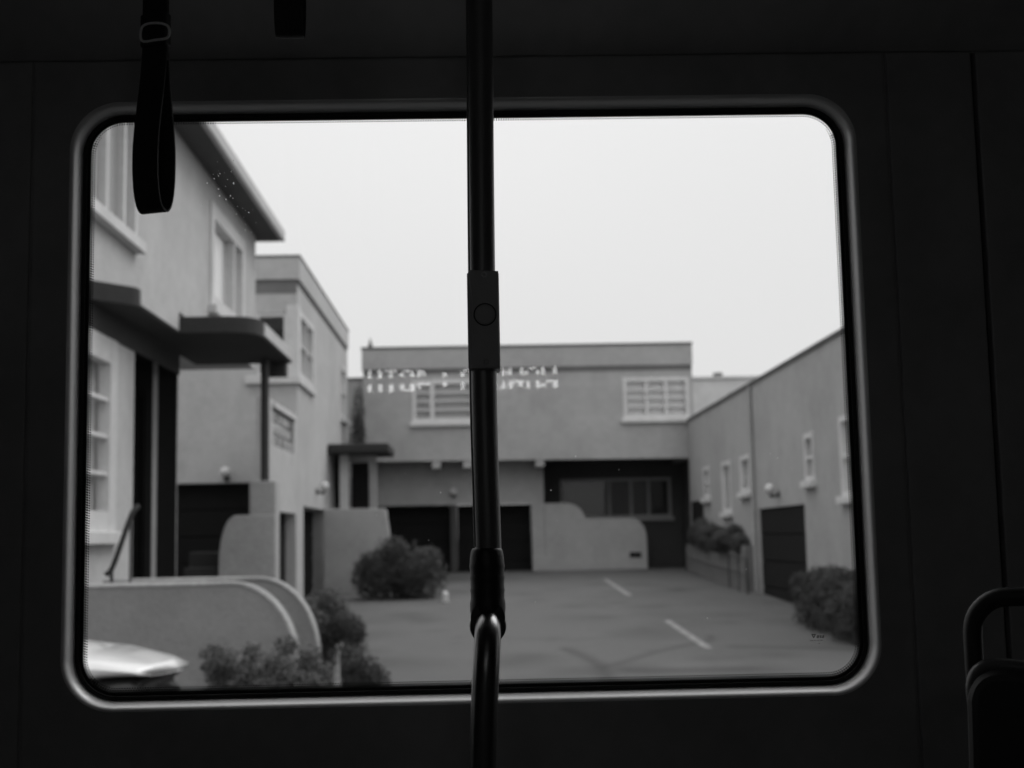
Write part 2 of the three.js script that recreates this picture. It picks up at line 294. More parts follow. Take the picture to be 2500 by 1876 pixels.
{
  const o = thing('planter', 'low stucco planter wall sweeping down in a quarter round, at lower left', 'planter', [-3.3, G(-12.5), -13.2]);
  const curve = (r) => { const a = []; a.push([-5.2, 2.1]); a.push([-2.31, 2.1]); for (let i = 1; i <= 18; i++) { const t = i / 18 * Math.PI / 2; a.push([-2.31 + (0.61 + r) * Math.sin(t), 1.31 + (0.79 + r) * Math.cos(t) - r]); } a.push([-1.7 + r, 0.1]); return a; };
  for (const z of [-12.72, -14.22]) put('wall', extr(poly([[-5.2, 0.1], ...curve(0)]), 0.22, 0, 24).translate(0, 0, z), M.wallPlanter, o);
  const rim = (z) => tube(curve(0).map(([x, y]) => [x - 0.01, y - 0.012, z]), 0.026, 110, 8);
  for (const z of [-12.51, -14.01]) put('rim', rim(z), M.rim, o);  // lighter than the wall: edge highlight put into the rim colour
  put('soil', bx(-5.1, -1.8, 0.2, 1.0, -14.01, -12.71), M.soil, o);
  const hr = thing('handrail', 'dark sloping handrail by the lower left window', 'handrail', [-3.5, 2.1, -13.2]);
  put('rail', tube([[-3.66, 2.18, -13.2], [-3.62, 2.2, -13.2], [-3.4, 2.78, -13.2], [-3.36, 2.84, -13.25]], 0.026, 30, 10), M.wood, hr);
  put('bracket', [bar([-3.6, 2.24, -13.2], [-3.6, 2.06, -13.2], 0.018), bar([-3.42, 2.72, -13.2], [-3.42, 2.06, -13.2], 0.012)], M.iron, hr);
}
// ---------------------------------------------------------------- two-storey building behind it, left of the courtyard
{
  const h = thing('apartment_building', 'light two-storey building with a high parapet and corner window, left of the courtyard', 'building', [-6, 1, -33]);
  const z0 = -28.5, Fe = faceEast(-3.9, 0, z0), u = (z) => z0 - z;
  put('wall', [
    wall(Fe, [[0, 0.6], [u(-39), 0.6], [u(-39), 8.08], [0, 8.08], [0, 7.45], [u(-31.15), 7.45], [u(-31.15), 5.84], [0, 5.84]], [[u(-37.25), u(-38.6), 5.9, 7.4], [u(-29.46), u(-34.32), 0.9, 3.24]], 0.25),
    wall(faceZ(0, 0, z0), [[-9, 0.6], [-4.152, 0.6], [-4.152, 5.84], [-4.72, 5.84], [-4.72, 7.34], [-4.152, 7.34], [-4.152, 8.08], [-9, 8.08]], [[-6.95, -4.9, 0.9, 3.74]], 0.25),
    bx(-9, -3.9, 0.6, 8.08, -39.25, -39.002)], M.wallMain, h);
  const pp = put('parapet', [bx(-3.95, -3.84, 8.07, 8.56, -39.06, -28.44), bx(-9, -3.95, 8.07, 8.56, -28.62, -28.44)], M.wallMain, h);
  put('coping', [bx(-3.97, -3.82, 8.56, 8.6, -39.08, -28.42), bx(-9, -3.97, 8.56, 8.6, -28.64, -28.42)], M.coping, pp);
  put('band', [bx(-9, -3.9, 7.78, 8.07, -28.5, -28.488), bx(-3.9, -3.885, 7.98, 8.07, -39, -28.5)], M.band, h, 'dark band under the parapet, with a painted shadow line along the side');  // dark front band; the thin side strip is the parapet's shadow, painted
  put('flat_roof', bx(-9, -3.96, 7.9, 8.0, -39, -28.7), M.coping, h);
  // corner window: a front half and a side half that share a wide white post
  put('corner_post', [bx(-4.13, -3.86, 5.84, 7.5, -28.75, -28.46, 0.01), bx(-5.0, -3.82, 5.82, 5.99, -28.75, -28.4, 0.01), bx(-3.95, -3.82, 5.82, 5.99, -31.2, -28.76, 0.01)], M.white, h);
  windowIn(h, faceZ(-4.75, 6.0, -28.5), 0.62, 1.32, { frame: 0.05, cols: [1], rows: 2, sill: false, back: M.room });
  windowIn(h, faceEast(-3.9, 6.0, -28.78), 2.36, 1.46, { frame: 0.12, cols: [1, 1], rows: 2, sill: false, back: M.blind });
  windowIn(h, faceEast(-3.9, 5.9, -37.25), 1.35, 1.5, { frame: 0.12, cols: [1], rows: 2, back: M.blindLight });
  garageDoor(h, faceZ(-6.95, 0.9, -28.75), 2.05, 2.84, 5, M.doorDark);
  garageDoor(h, faceEast(-4.3, 0.9, -29.46), 4.86, 2.34, 4, M.doorDark);
  put('door_jamb', [bx(-4.32, -4.15, 0.9, 3.24, -29.46, -29.3), bx(-4.32, -4.15, 0.9, 3.24, -34.5, -34.33), bx(-4.32, -4.15, 3.24, 3.4, -34.4, -29.4)], M.wallMain, h);
  // screen wall with glass blocks and a dark opening
  const sc = put('screen_wall', wall(faceEast(-3.9, 0, -24.67), [[0, 0.5], [0.83, 0.5], [0.83, 3.05], [3.63, 3.05], [3.63, 0.5], [3.82, 0.5], [3.82, 5.12], [0, 5.12]], [[0.5, 3.35, 4.28, 4.98]], 0.22), M.wallMain, h);
  put('lintel', bx(-3.92, -3.84, 4.98, 5.06, -28.05, -25.1), M.white, sc);
  const r = rng(9);
  for (let i = 0; i < 9; i++) for (let j = 0; j < 3; j++) {
    const z = -25.17 - i * 0.317, y = 4.28 + j * 0.233;
    put('glass_block', bx(-4.0, -3.93, y + 0.02, y + 0.213, z - 0.3, z - 0.02, 0.02), r() < 0.35 ? M.glassBlockDark : M.glassBlock, sc);
  }
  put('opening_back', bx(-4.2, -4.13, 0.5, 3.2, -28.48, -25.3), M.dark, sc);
  // porch at the far end
  const pc = put('porch_roof', bx(-3.9, -2.34, 4.68, 4.92, -36.2, -34.0, 0.05), M.canopyDark, h);
  put('porch_post', bx(-3.66, -3.44, 1.1, 4.68, -34.85, -34.65, 0.01), M.white, pc, 'white porch post');
  put('porch_door', [bx(-3.4, -2.96, 1.1, 4.5, -35.3, -35.2), bx(-3.86, -3.68, 1.1, 4.68, -35.3, -35.2)], M.doorDark, pc);
  put('porch_jamb', [bx(-2.94, -2.76, 1.1, 4.68, -35.4, -35.2), bx(-3.9, -2.94, 4.5, 4.68, -35.35, -35.2)], M.wallBack, pc);
}
{
  const o = thing('garden_wall', 'plain stucco wall with a bulging end behind the round bush', 'wall', [-3.1, G(-33), -33]);
  const s = new THREE.Shape(); s.moveTo(-3.88, 0.8); s.lineTo(-2.2, 0.8); s.bezierCurveTo(-2.2, 1.6, -2.22, 2.1, -2.26, 2.5); s.bezierCurveTo(-2.3, 2.85, -2.34, 2.95, -2.34, 3.16); s.quadraticCurveTo(-2.36, 3.24, -2.44, 3.24); s.lineTo(-3.88, 3.26); s.closePath();
  put('wall', extr(s, 0.3, 0.02).translate(0, 0, -33.3), M.wallLow, o);
}
{
  const o = thing('low_wing', 'narrow strip of a lower grey wing seen behind the cypress', 'building', [-5, 1, -41]);
  put('wall', bx(-9, -3.52, 0.8, 7.3, -44, -40.3), M.wallBack, o); put('coping', bx(-9, -3.5, 7.3, 7.36, -44, -40.26), M.coping, o);
}
// ---------------------------------------------------------------- building across the back of the courtyard
{
  const h = thing('courtyard_building', 'grey two-storey building across the back with its upper floor over dark garages', 'building', [1.4, 1.4, -42]);
  const F = faceZ(0, 0, -40);
  put('wall', [wall(F, [[-3.5, 4.8], [6.38, 4.74], [6.38, 7.56], [-3.5, 7.56]], [[-2.05, 0.4, 5.95, 7.22], [4.28, 6.28, 5.95, 7.18]], 0.25), bx(-3.5, -3.25, 4.8, 7.56, -47, -40.25), bx(6.13, 6.38, 4.74, 7.56, -47, -40.25)], M.wallBack, h);
  const pp = put('parapet', [bx(-3.54, 6.4, 7.55, 8.17, -40.2, -39.94), bx(-3.54, -3.3, 7.55, 8.17, -47, -40.2), bx(6.2, 6.4, 7.55, 8.17, -47, -40.2)], M.wallBack, h);
  put('coping', bx(-3.56, 6.42, 8.17, 8.23, -40.24, -39.91), M.coping, pp);
  put('band', bx(-3.5, 6.38, 7.4, 7.55, -40, -39.985), M.band, h, 'dark band under the parapet, with a painted shadow line along the side');  // cornice shadow painted on as a dark strip, together with the band's paint
  put('flat_roof', bx(-3.3, 6.2, 7.6, 7.7, -47, -40.2), M.coping, h);
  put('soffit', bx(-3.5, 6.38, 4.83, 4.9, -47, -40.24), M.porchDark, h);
  windowIn(h, faceZ(-2.05, 5.95, -40), 2.45, 1.27, { cols: [0.42, 1.1, 0.42], rows: 4, frame: 0.13, stile: 0.14, muntin: 0.05, back: M.blind, label: 'wide white framed window partly behind the pole' });
  windowIn(h, faceZ(4.28, 5.95, -40), 2.0, 1.23, { cols: [1, 1, 1], rows: 4, frame: 0.12, stile: 0.09, muntin: 0.05, back: M.blindLight, label: 'white framed window near the right end' });
  // ground floor set back a metre under the upper floor
  put('garage_wall', wall(faceZ(0, 0, -41), [[-3.5, 1.1], [1.88, 1.1], [1.88, 4.84], [-3.5, 4.84]], [[-3.19, -0.96, 1.2, 3.52], [-0.78, 1.5, 1.2, 3.5]], 0.3), M.wallBack, h);
  garageDoor(h, faceZ(-3.19, 1.2, -41.5), 2.23, 2.32, 4, M.doorDark); garageDoor(h, faceZ(-0.78, 1.2, -41.5), 2.28, 2.3, 4, M.doorDark);
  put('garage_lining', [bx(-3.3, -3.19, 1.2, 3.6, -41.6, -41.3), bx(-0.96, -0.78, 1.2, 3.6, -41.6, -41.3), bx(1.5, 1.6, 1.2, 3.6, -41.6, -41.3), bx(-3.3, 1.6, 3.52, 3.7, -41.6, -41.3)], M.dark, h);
  put('mullion', bx(-0.97, -0.77, 1.2, 3.5, -41.0, -40.985), M.darkTrim, h);
  for (const x of [-3.3, -1.35, -0.42, 1.74]) put('beam_end', bx(x - 0.13, x + 0.13, 4.56, 4.82, -40.98, -40.02, 0.02), M.wallBack, h);
  put('pillar', bx(-3.36, -3.14, 1.1, 4.8, -40.5, -40.28, 0.01), M.wallBack, h);
  // low wall with the curving top, and the dark porch behind it
  const s = new THREE.Shape(); s.moveTo(1.5, 1.1); s.lineTo(4.99, 1.1); s.lineTo(4.99, 2.35); s.quadraticCurveTo(4.98, 2.85, 4.6, 3.0); s.lineTo(3.15, 3.01); s.bezierCurveTo(3.0, 3.4, 2.8, 3.49, 2.45, 3.49); s.lineTo(1.885, 3.49); s.lineTo(1.885, 1.9); s.lineTo(1.5, 1.9); s.closePath();
  const lw = put('porch_parapet', extr(s, 0.28, 0.02).translate(0, 0, -41.27), M.wallBack, h, 'low wall with a curving top');
  put('vent', bx(4.45, 4.8, 1.8, 1.96, -41.0, -40.98), M.dark, lw);
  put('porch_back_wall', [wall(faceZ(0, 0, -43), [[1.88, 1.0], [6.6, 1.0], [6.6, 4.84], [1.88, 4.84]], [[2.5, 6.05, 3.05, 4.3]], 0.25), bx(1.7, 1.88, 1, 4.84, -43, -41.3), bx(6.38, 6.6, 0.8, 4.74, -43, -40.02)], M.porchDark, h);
  windowIn(h, faceZ(2.5, 3.05, -43), 3.55, 1.25, { cols: [2.1, 1, 0.8, 0.9], frame: 0.09, stile: 0.08, back: M.room, sill: true, trim: M.wallLow });
  put('chimney_cap', [new THREE.ConeGeometry(0.12, 0.42, 10).translate(-3.33, 8.42, -40.6), new THREE.CylinderGeometry(0.07, 0.07, 0.7, 10).translate(-3.33, 7.95, -40.6)], M.coping, h);
}
// ---------------------------------------------------------------- building along the right
{
  const h = thing('side_building', 'grey flat-roofed building along the right with narrow windows and a dark garage door', 'building', [9, 1, -29]);
  const z0 = -40.0, F = faceWest(6.2, 0, z0), u = (z) => z - z0;
  const wins = [[-37.35, -36.45, 3.45, 4.3], [-34.45, -33.3, 3.0, 4.28], [-32.0, -30.85, 3.42, 4.28], [-25.55, -24.85, 3.42, 4.32], [-22.98, -22.1, 3.05, 4.42]];
  put('wall', [wall(F, [[0, 0.6], [u(-18), 0.6], [u(-18), 5.83], [0, 5.83]], [...wins.map(([a, b, c, d]) => [u(a), u(b), c, d]), [u(-30.1), u(-25.8), 0.7, 3.0]], 0.3), bx(6.5, 14, 0.6, 5.83, -18.3, -18), bx(6.5, 14, 0.6, 5.83, -40, -39.7)], M.wallRight, h);
  put('coping', [bx(6.15, 6.55, 5.83, 5.9, -40.02, -17.95, 0.01)], M.coping, h);
  put('flat_roof', bx(6.5, 14, 5.6, 5.7, -39.7, -18.3), M.coping, h);
  put('downpipe', bar([6.15, 1.0, -30.4], [6.15, 5.8, -30.4], 0.045), M.wallRight, h);
  wins.forEach(([a, b, c, d], i) => windowIn(h, faceWest(6.2, c, a), b - a, d - c, i === 1 || i === 2 ? { frame: 0.1, rows: 1, back: M.white, depth: 0.04 } : { frame: 0.1, rows: 2, muntin: 0.06, back: i === 4 ? M.blindLight : M.room, depth: 0.1 }));
  garageDoor(h, faceWest(6.23, 0.7, -30.1), 4.3, 2.3, 4, M.doorDark);
  put('roof_vent', bx(6.5, 6.8, 5.7, 6.12, -35.0, -34.6, 0.03), M.coping, h);
  put('side_door', bx(6.17, 6.21, 1.3, 3.42, -39.6, -37.6, 0.005), M.doorDark, h);
}
{
  const o = thing('planter_box', 'low concrete planter under bushes beside the right garage door', 'planter', [6.05, G(-33), -35]);
  put('wall', bx(5.98, 6.08, 0.7, 2.18, -39.8, -30.9, 0.02), M.wallBox, o); put('end_wall', bx(6.08, 6.2, 0.7, 2.18, -31.0, -30.9), M.wallBox, o);
  put('soil', bx(6.08, 6.2, 0.7, 2.08, -39.8, -31.0), M.soil, o);
  const r = thing('railing', 'thin dark metal railing in front of the concrete planter', 'railing', [5.86, G(-33), -33]);
  for (const z of [-30.0, -31.0, -32.2, -39.0]) put('post', bar([5.86, G(z), z], [5.86, G(z) + 0.8, z], 0.018, 8), M.iron, r);
  for (const y of [0.78, 0.42]) put('rail', bar([5.86, G(-30) + y, -30], [5.86, G(-39) + y, -39], 0.016, 8), M.iron, r);
}
{
  const o = thing('distant_building', 'pale distant building with a long flat roof beyond the right wall', 'building', [19, 1.5, -84]);
  put('wall', bx(9, 30, 0, 11.75, -92, -80), M.wallFar, o); put('coping', bx(8.9, 30.1, 11.75, 11.9, -92.1, -79.9), M.wallFar, o); put('roof_vent', bx(14.2, 14.7, 11.9, 12.2, -81, -80.5), M.coping, o);
}
// ---------------------------------------------------------------- wall lamps (unlit)
{
  const spots = [[6.2, 3.34, -27.97, -1, 0, 'white globe lamp above the garage door in the right wall'], [-3.9, 3.72, -31.76, 1, 0, 'white globe lamp above the garage doors in the left side wall'],
    [-5.38, 3.92, -28.5, 0, 1, 'white globe lamp left of the canopy post, over a dark garage door'], [-0.87, 3.86, -41, 0, 1, 'white globe lamp above the garages under the upper floor']];
  const first = thing('wall_lamp', spots[0][5], 'wall lamp', spots[0].slice(0, 3), 'globe lamps on the walls');
  const at = (g) => g.translate(...spots[0].slice(0, 3));      // built looking to +z, then turned
  put('globe', at(new THREE.SphereGeometry(0.11, 18, 12).translate(0, 0.03, 0.19)), M.globe, first);
  put('bracket', [at(new THREE.CylinderGeometry(0.07, 0.07, 0.03, 16).rotateX(Math.PI / 2).translate(0, -0.08, 0.015)), at(tubeLocal())], M.iron, first);
  function tubeLocal() { return tube([[0, -0.08, 0.02], [0, -0.12, 0.1], [0, -0.12, 0.17], [0, -0.08, 0.19]], 0.03, 16, 8); }
  spots.forEach(([x, y, z, dx, dz, label], i) => {
    const o = i ? first.clone() : first; if (i) { o.name = numbered('wall_lamp'); scene.add(o); o.userData = { ...first.userData, label }; }
    o.position.set(x, y, z); o.rotation.y = Math.atan2(dx, dz);
  });
}
// ---------------------------------------------------------------- plants
const many = (seed, n, x0, x1, y0, y1, z0, z1, a, b) => { const r = rng(seed), o = []; for (let i = 0; i < n; i++) { const s = a + (b - a) * r(); o.push([x0 + (x1 - x0) * r(), y0 + (y1 - y0) * r(), z0 + (z1 - z0) * r(), s, s * (0.8 + 0.3 * r()), s]); } return o; };
plant('bush', 'wide round dark bush in the middle of the courtyard, left of the pole', 'bush', [-1.95, G(-31), -31], [[-2.0, 1.75, -31, 0.8, 0.68, 0.8], [-1.45, 1.65, -30.9, 0.62, 0.6, 0.7], [-2.45, 1.6, -31, 0.55, 0.52, 0.6], ...many(3, 14, -2.75, -1.15, 1.35, 2.3, -31.2, -30.4, 0.14, 0.36)], 18000, 0.036, M.leafDark,
  [[[-2, 1.0, -31], [-2.1, 1.6, -31], 0.04], [[-1.9, 1.0, -31], [-1.5, 1.6, -31], 0.035]]);
plant('hedge', 'long low dark hedge along the right wall at the frame edge', 'hedge', [5.6, G(-22), -22.5], [[5.75, 1.25, -20.3, 0.58, 0.62, 1.2], [5.72, 1.3, -22.0, 0.55, 0.6, 1.2], [5.8, 1.25, -23.0, 0.5, 0.6, 0.8], ...many(5, 16, 5.35, 6.05, 1.2, 1.72, -23.5, -19.6, 0.16, 0.36)], 26000, 0.03, M.leafHedge,
  [[[5.6, 0.8, -21], [5.7, 1.4, -21], 0.04], [[5.6, 0.8, -23], [5.5, 1.4, -23.1], 0.04]]);
plant('shrub', 'tall dark shrub beside the quarter round planter end', 'shrub', [-1.85, G(-17), -16.9], [[-1.95, 1.45, -16.9, 0.3, 0.42, 0.35], [-1.75, 1.25, -16.9, 0.28, 0.34, 0.3], [-1.95, 0.95, -16.9, 0.26, 0.4, 0.3], ...many(7, 16, -2.28, -1.52, 0.9, 1.75, -17.1, -16.6, 0.06, 0.18)], 12000, 0.022, M.leafDark,
  [[[-1.82, 0.6, -16.6], [-1.8, 1.2, -16.7], 0.03], [[-1.8, 0.6, -16.6], [-1.6, 1.1, -16.7], 0.02]], { bark: M.barkPale });
plant('shrub', 'small dark shrub at the bottom of the window left of the lower pole', 'shrub', [-1.4, G(-15.5), -15.5], [[-1.42, 0.95, -15.5, 0.24, 0.28, 0.25], [-1.25, 0.85, -15.5, 0.18, 0.22, 0.2], ...many(8, 5, -1.6, -1.2, 0.8, 1.15, -15.6, -15.3, 0.08, 0.12)], 6000, 0.02, M.leafDark,
  [[[-1.4, 0.5, -15.5], [-1.42, 0.9, -15.5], 0.02]]);
plant('shrub', 'leafy mid-grey shrub growing in front of the planter wall', 'shrub', [-1.9, G(-11.5), -11.75], [[-1.9, 1.2, -11.75, 0.42, 0.34, 0.3], [-1.55, 1.12, -11.75, 0.28, 0.26, 0.26], [-2.2, 1.12, -11.75, 0.22, 0.24, 0.22], ...many(11, 24, -2.38, -1.3, 1.05, 1.58, -11.95, -11.5, 0.05, 0.13)], 8500, 0.024, M.leafLight,
  [[[-1.9, 0.1, -11.75], [-1.85, 1.1, -11.75], 0.025], [[-1.88, 0.1, -11.75], [-1.6, 1.1, -11.75], 0.02], [[-1.92, 0.1, -11.75], [-2.15, 1.1, -11.75], 0.02]], { spread: 0.6 });
plant('sapling', 'thin pale stem with a few leaves between the shrubs', 'sapling', [-1.62, G(-15), -15], [[-1.64, 1.2, -15, 0.07, 0.1, 0.07], [-1.56, 1.32, -15, 0.05, 0.05, 0.05]], 60, 0.03, M.leafLight,
  [[[-1.66, 0.5, -15], [-1.6, 0.9, -15], 0.018], [[-1.6, 0.9, -15], [-1.61, 1.2, -15], 0.015], [[-1.61, 1.2, -15], [-1.56, 1.34, -15], 0.012]], { bark: M.barkPale });
plant('cypress', 'narrow dark cypress between the left building and the back building', 'cypress', [-3.42, G(-38), -38], [[-3.47, 5.0, -38, 0.26, 1.0, 0.26], [-3.47, 5.9, -38, 0.18, 0.95, 0.18], [-3.46, 3.4, -38, 0.3, 1.6, 0.3], [-3.48, 2.4, -38, 0.3, 1.2, 0.3]], 6500, 0.04, M.cypress,
  [[[-3.46, 1.2, -38], [-3.47, 6.2, -38], 0.06]], { part: 'crown' });
plant('bush', 'loose bush on top of the concrete planter, farther of two', 'bush', [6.05, 2.08, -36.8], [[6.02, 2.4, -36.0, 0.3, 0.38, 0.9], [6.08, 2.5, -37.3, 0.26, 0.42, 0.7], ...many(13, 12, 5.9, 6.18, 2.2, 2.8, -37.8, -34.8, 0.12, 0.22)], 9000, 0.045, M.leafMid, [[[6.12, 2, -36.5], [6.0, 2.5, -36.5], 0.03], [[6.12, 2, -38], [6.0, 2.5, -38.2], 0.03]], { spread: 0.6 });
plant('bush', 'loose bush on top of the concrete planter, nearer the garage door', 'bush', [6.05, 2.08, -32.4], [[5.98, 2.32, -33.2, 0.28, 0.3, 0.9], [6.0, 2.25, -31.6, 0.22, 0.22, 0.5], ...many(14, 12, 5.75, 6.15, 2.12, 2.6, -34.3, -31.2, 0.1, 0.2)], 8000, 0.042, M.leafMid, [[[6.12, 2, -32.4], [6.0, 2.3, -32.4], 0.03]], { spread: 0.6 });
{
  const o = thing('marker_post', 'short white marker post by the edge of the round bush', 'marker post', [-0.83, G(-29.3), -29.3]);
  put('post', new THREE.CapsuleGeometry(0.07, 0.14, 6, 12).translate(-0.83, G(-29.3) + 0.12, -29.3), M.white, o); put('base', new THREE.CylinderGeometry(0.1, 0.11, 0.03, 14).translate(-0.83, G(-29.3) + 0.02, -29.3), M.concrete, o);
}
// ---------------------------------------------------------------- parked car at the far kerb, seen past its tail
{
  const o = thing('parked_car', 'white hatchback parked below the planter wall, its roof tail at lower left', 'car', [-4.1, 0, -8.8]);
  // lofted shells in the car's own axes: +x is the tail, z across
  const loft = (secs, n = 28, pw = 4) => {                    // secs: [x, y0, y1, half width low, half width high, bulge of x across]
    const P = [], I = [];
    for (const [x, y0, y1, wl, wh, bow = 0] of secs) for (let i = 0; i <= n; i++) {
      const a = i / n * Math.PI * 2, c = Math.cos(a), s = Math.sin(a), e = 2 / pw, cx = Math.sign(c) * Math.abs(c) ** e, sy = Math.sign(s) * Math.abs(s) ** e;
      const t = (sy + 1) / 2, w = wl + (wh - wl) * t; P.push(x + bow * (1 - cx * cx), y0 + (y1 - y0) * t, cx * w);
    }
    for (let j = 0; j < secs.length - 1; j++) for (let i = 0; i < n; i++) { const a = j * (n + 1) + i, b = a + n + 1; I.push(a, b, a + 1, a + 1, b, b + 1); }
    for (const [j, f] of [[0, 1], [secs.length - 1, 0]]) { const k = P.length / 3, [x, y0, y1] = secs[j]; P.push(x, (y0 + y1) / 2, 0); for (let i = 0; i < n; i++) { const a = j * (n + 1) + i; f ? I.push(k, a, a + 1) : I.push(k, a + 1, a); } }
    const g = new THREE.BufferGeometry(); g.setAttribute('position', new THREE.Float32BufferAttribute(P, 3)); g.setIndex(I); g.computeVertexNormals(); return g;
  };
  const place = (g) => g.rotateY(0.06).translate(-4.1, 0, -8.8);
  const body = put('body', [place(loft([[-2.2, 0.35, 0.75, 0.62, 0.6], [-2.05, 0.25, 0.92, 0.84, 0.78], [-1.2, 0.22, 1.02, 0.9, 0.84], [0, 0.22, 1.08, 0.91, 0.86], [1.3, 0.22, 1.16, 0.91, 0.86], [2.05, 0.26, 1.2, 0.88, 0.8, 0.05], [2.26, 0.4, 1.1, 0.72, 0.66, 0.06]]))], M.car, o);
  // tail slopes at 45 degrees under the roof spoiler
  put('hatch', place(loft([[0.9, 1.05, 1.62, 0.8, 0.6], [1.75, 1.05, 1.6, 0.78, 0.58, 0.1], [2.12, 1.05, 1.3, 0.76, 0.66, 0.12], [2.24, 1.0, 1.12, 0.7, 0.66, 0.1]], 28, 5)), M.car, o);
  put('rear_window', place(loft([[1.7, 1.42, 1.66, 0.69, 0.6, 0.1], [1.9, 1.47, 1.655, 0.66, 0.57, 0.13], [1.985, 1.5, 1.62, 0.6, 0.56, 0.13]], 28, 5)), M.carGlass, o);
  put('roof', place(loft([[-0.75, 1.5, 1.66, 0.62, 0.5], [-0.3, 1.5, 1.84, 0.68, 0.5], [0.6, 1.56, 1.9, 0.68, 0.52], [1.3, 1.6, 1.86, 0.66, 0.54, 0.03], [1.7, 1.63, 1.79, 0.63, 0.55, 0.1], [1.92, 1.65, 1.72, 0.59, 0.56, 0.14], [2.02, 1.655, 1.675, 0.57, 0.56, 0.15]], 28, 3.2)), M.car, o);
  put('cabin_glass', place(loft([[-1.15, 1.0, 1.1, 0.8, 0.75], [-0.6, 1.0, 1.58, 0.8, 0.64], [0.9, 1.05, 1.62, 0.81, 0.63], [1.6, 1.1, 1.6, 0.79, 0.61]], 28, 5)), M.carGlass, o);
  for (const x of [-1.35, 1.35]) for (const z of [-0.8, 0.8]) { const w = put('wheel', place(new THREE.TorusGeometry(0.24, 0.09, 10, 24).translate(x, 0.33, z)), M.tyre, o); put('rim', place(new THREE.CylinderGeometry(0.19, 0.19, 0.12, 18).rotateX(Math.PI / 2).translate(x, 0.33, z)), M.chrome, w); }
  for (const z of [-0.7, 0.7]) put('tail_light', place(new RoundedBoxGeometry(0.16, 0.3, 0.2, 3, 0.05).translate(2.2, 0.9, z)), M.tail, o);
}
// ---------------------------------------------------------------- the bus
const WIN = { x0: -0.644, x1: 0.6095, y0: 2.217, y1: 3.1555, r: 0.056 };   // clear edge of the glass
function roundRect(off, cls = THREE.Shape, W = WIN, r0 = WIN.r) {
  const s = new cls(), x0 = W.x0 - off, x1 = W.x1 + off, y0 = W.y0 - off, y1 = W.y1 + off, r = Math.max(0.004, r0 + off);
  s.moveTo(x0 + r, y0); s.lineTo(x1 - r, y0); s.absarc(x1 - r, y0 + r, r, -Math.PI / 2, 0); s.lineTo(x1, y1 - r); s.absarc(x1 - r, y1 - r, r, 0, Math.PI / 2);
  s.lineTo(x0 + r, y1); s.absarc(x0 + r, y1 - r, r, Math.PI / 2, Math.PI); s.lineTo(x0, y0 + r); s.absarc(x0 + r, y0 + r, r, Math.PI, Math.PI * 1.5); return s;
}
function ringSweep(profile, n = 26) {                        // profile of [offset, z] carried round the window
  const loop = (o) => { const r = WIN.r + o, c = [[WIN.x1 - WIN.r, WIN.y0 + WIN.r, -0.5], [WIN.x1 - WIN.r, WIN.y1 - WIN.r, 0], [WIN.x0 + WIN.r, WIN.y1 - WIN.r, 0.5], [WIN.x0 + WIN.r, WIN.y0 + WIN.r, 1]], a = []; for (const [x, y, s] of c) for (let i = 0; i <= n; i++) { const t = (s + 0.5 * i / n) * Math.PI; a.push([x + r * Math.cos(t), y + r * Math.sin(t)]); } return a; };
  const P = [], I = [], L = 4 * (n + 1);
  for (const [o, z] of profile) for (const [x, y] of loop(o)) P.push(x, y, z);
  for (let j = 0; j < profile.length - 1; j++) for (let i = 0; i < L; i++) { const a = j * L + i, b = j * L + (i + 1) % L, c = a + L, d = b + L; I.push(a, b, c, b, d, c); }
  const g = new THREE.BufferGeometry(); g.setAttribute('position', new THREE.Float32BufferAttribute(P, 3)); g.setIndex(I); g.computeVertexNormals(); return g;
}
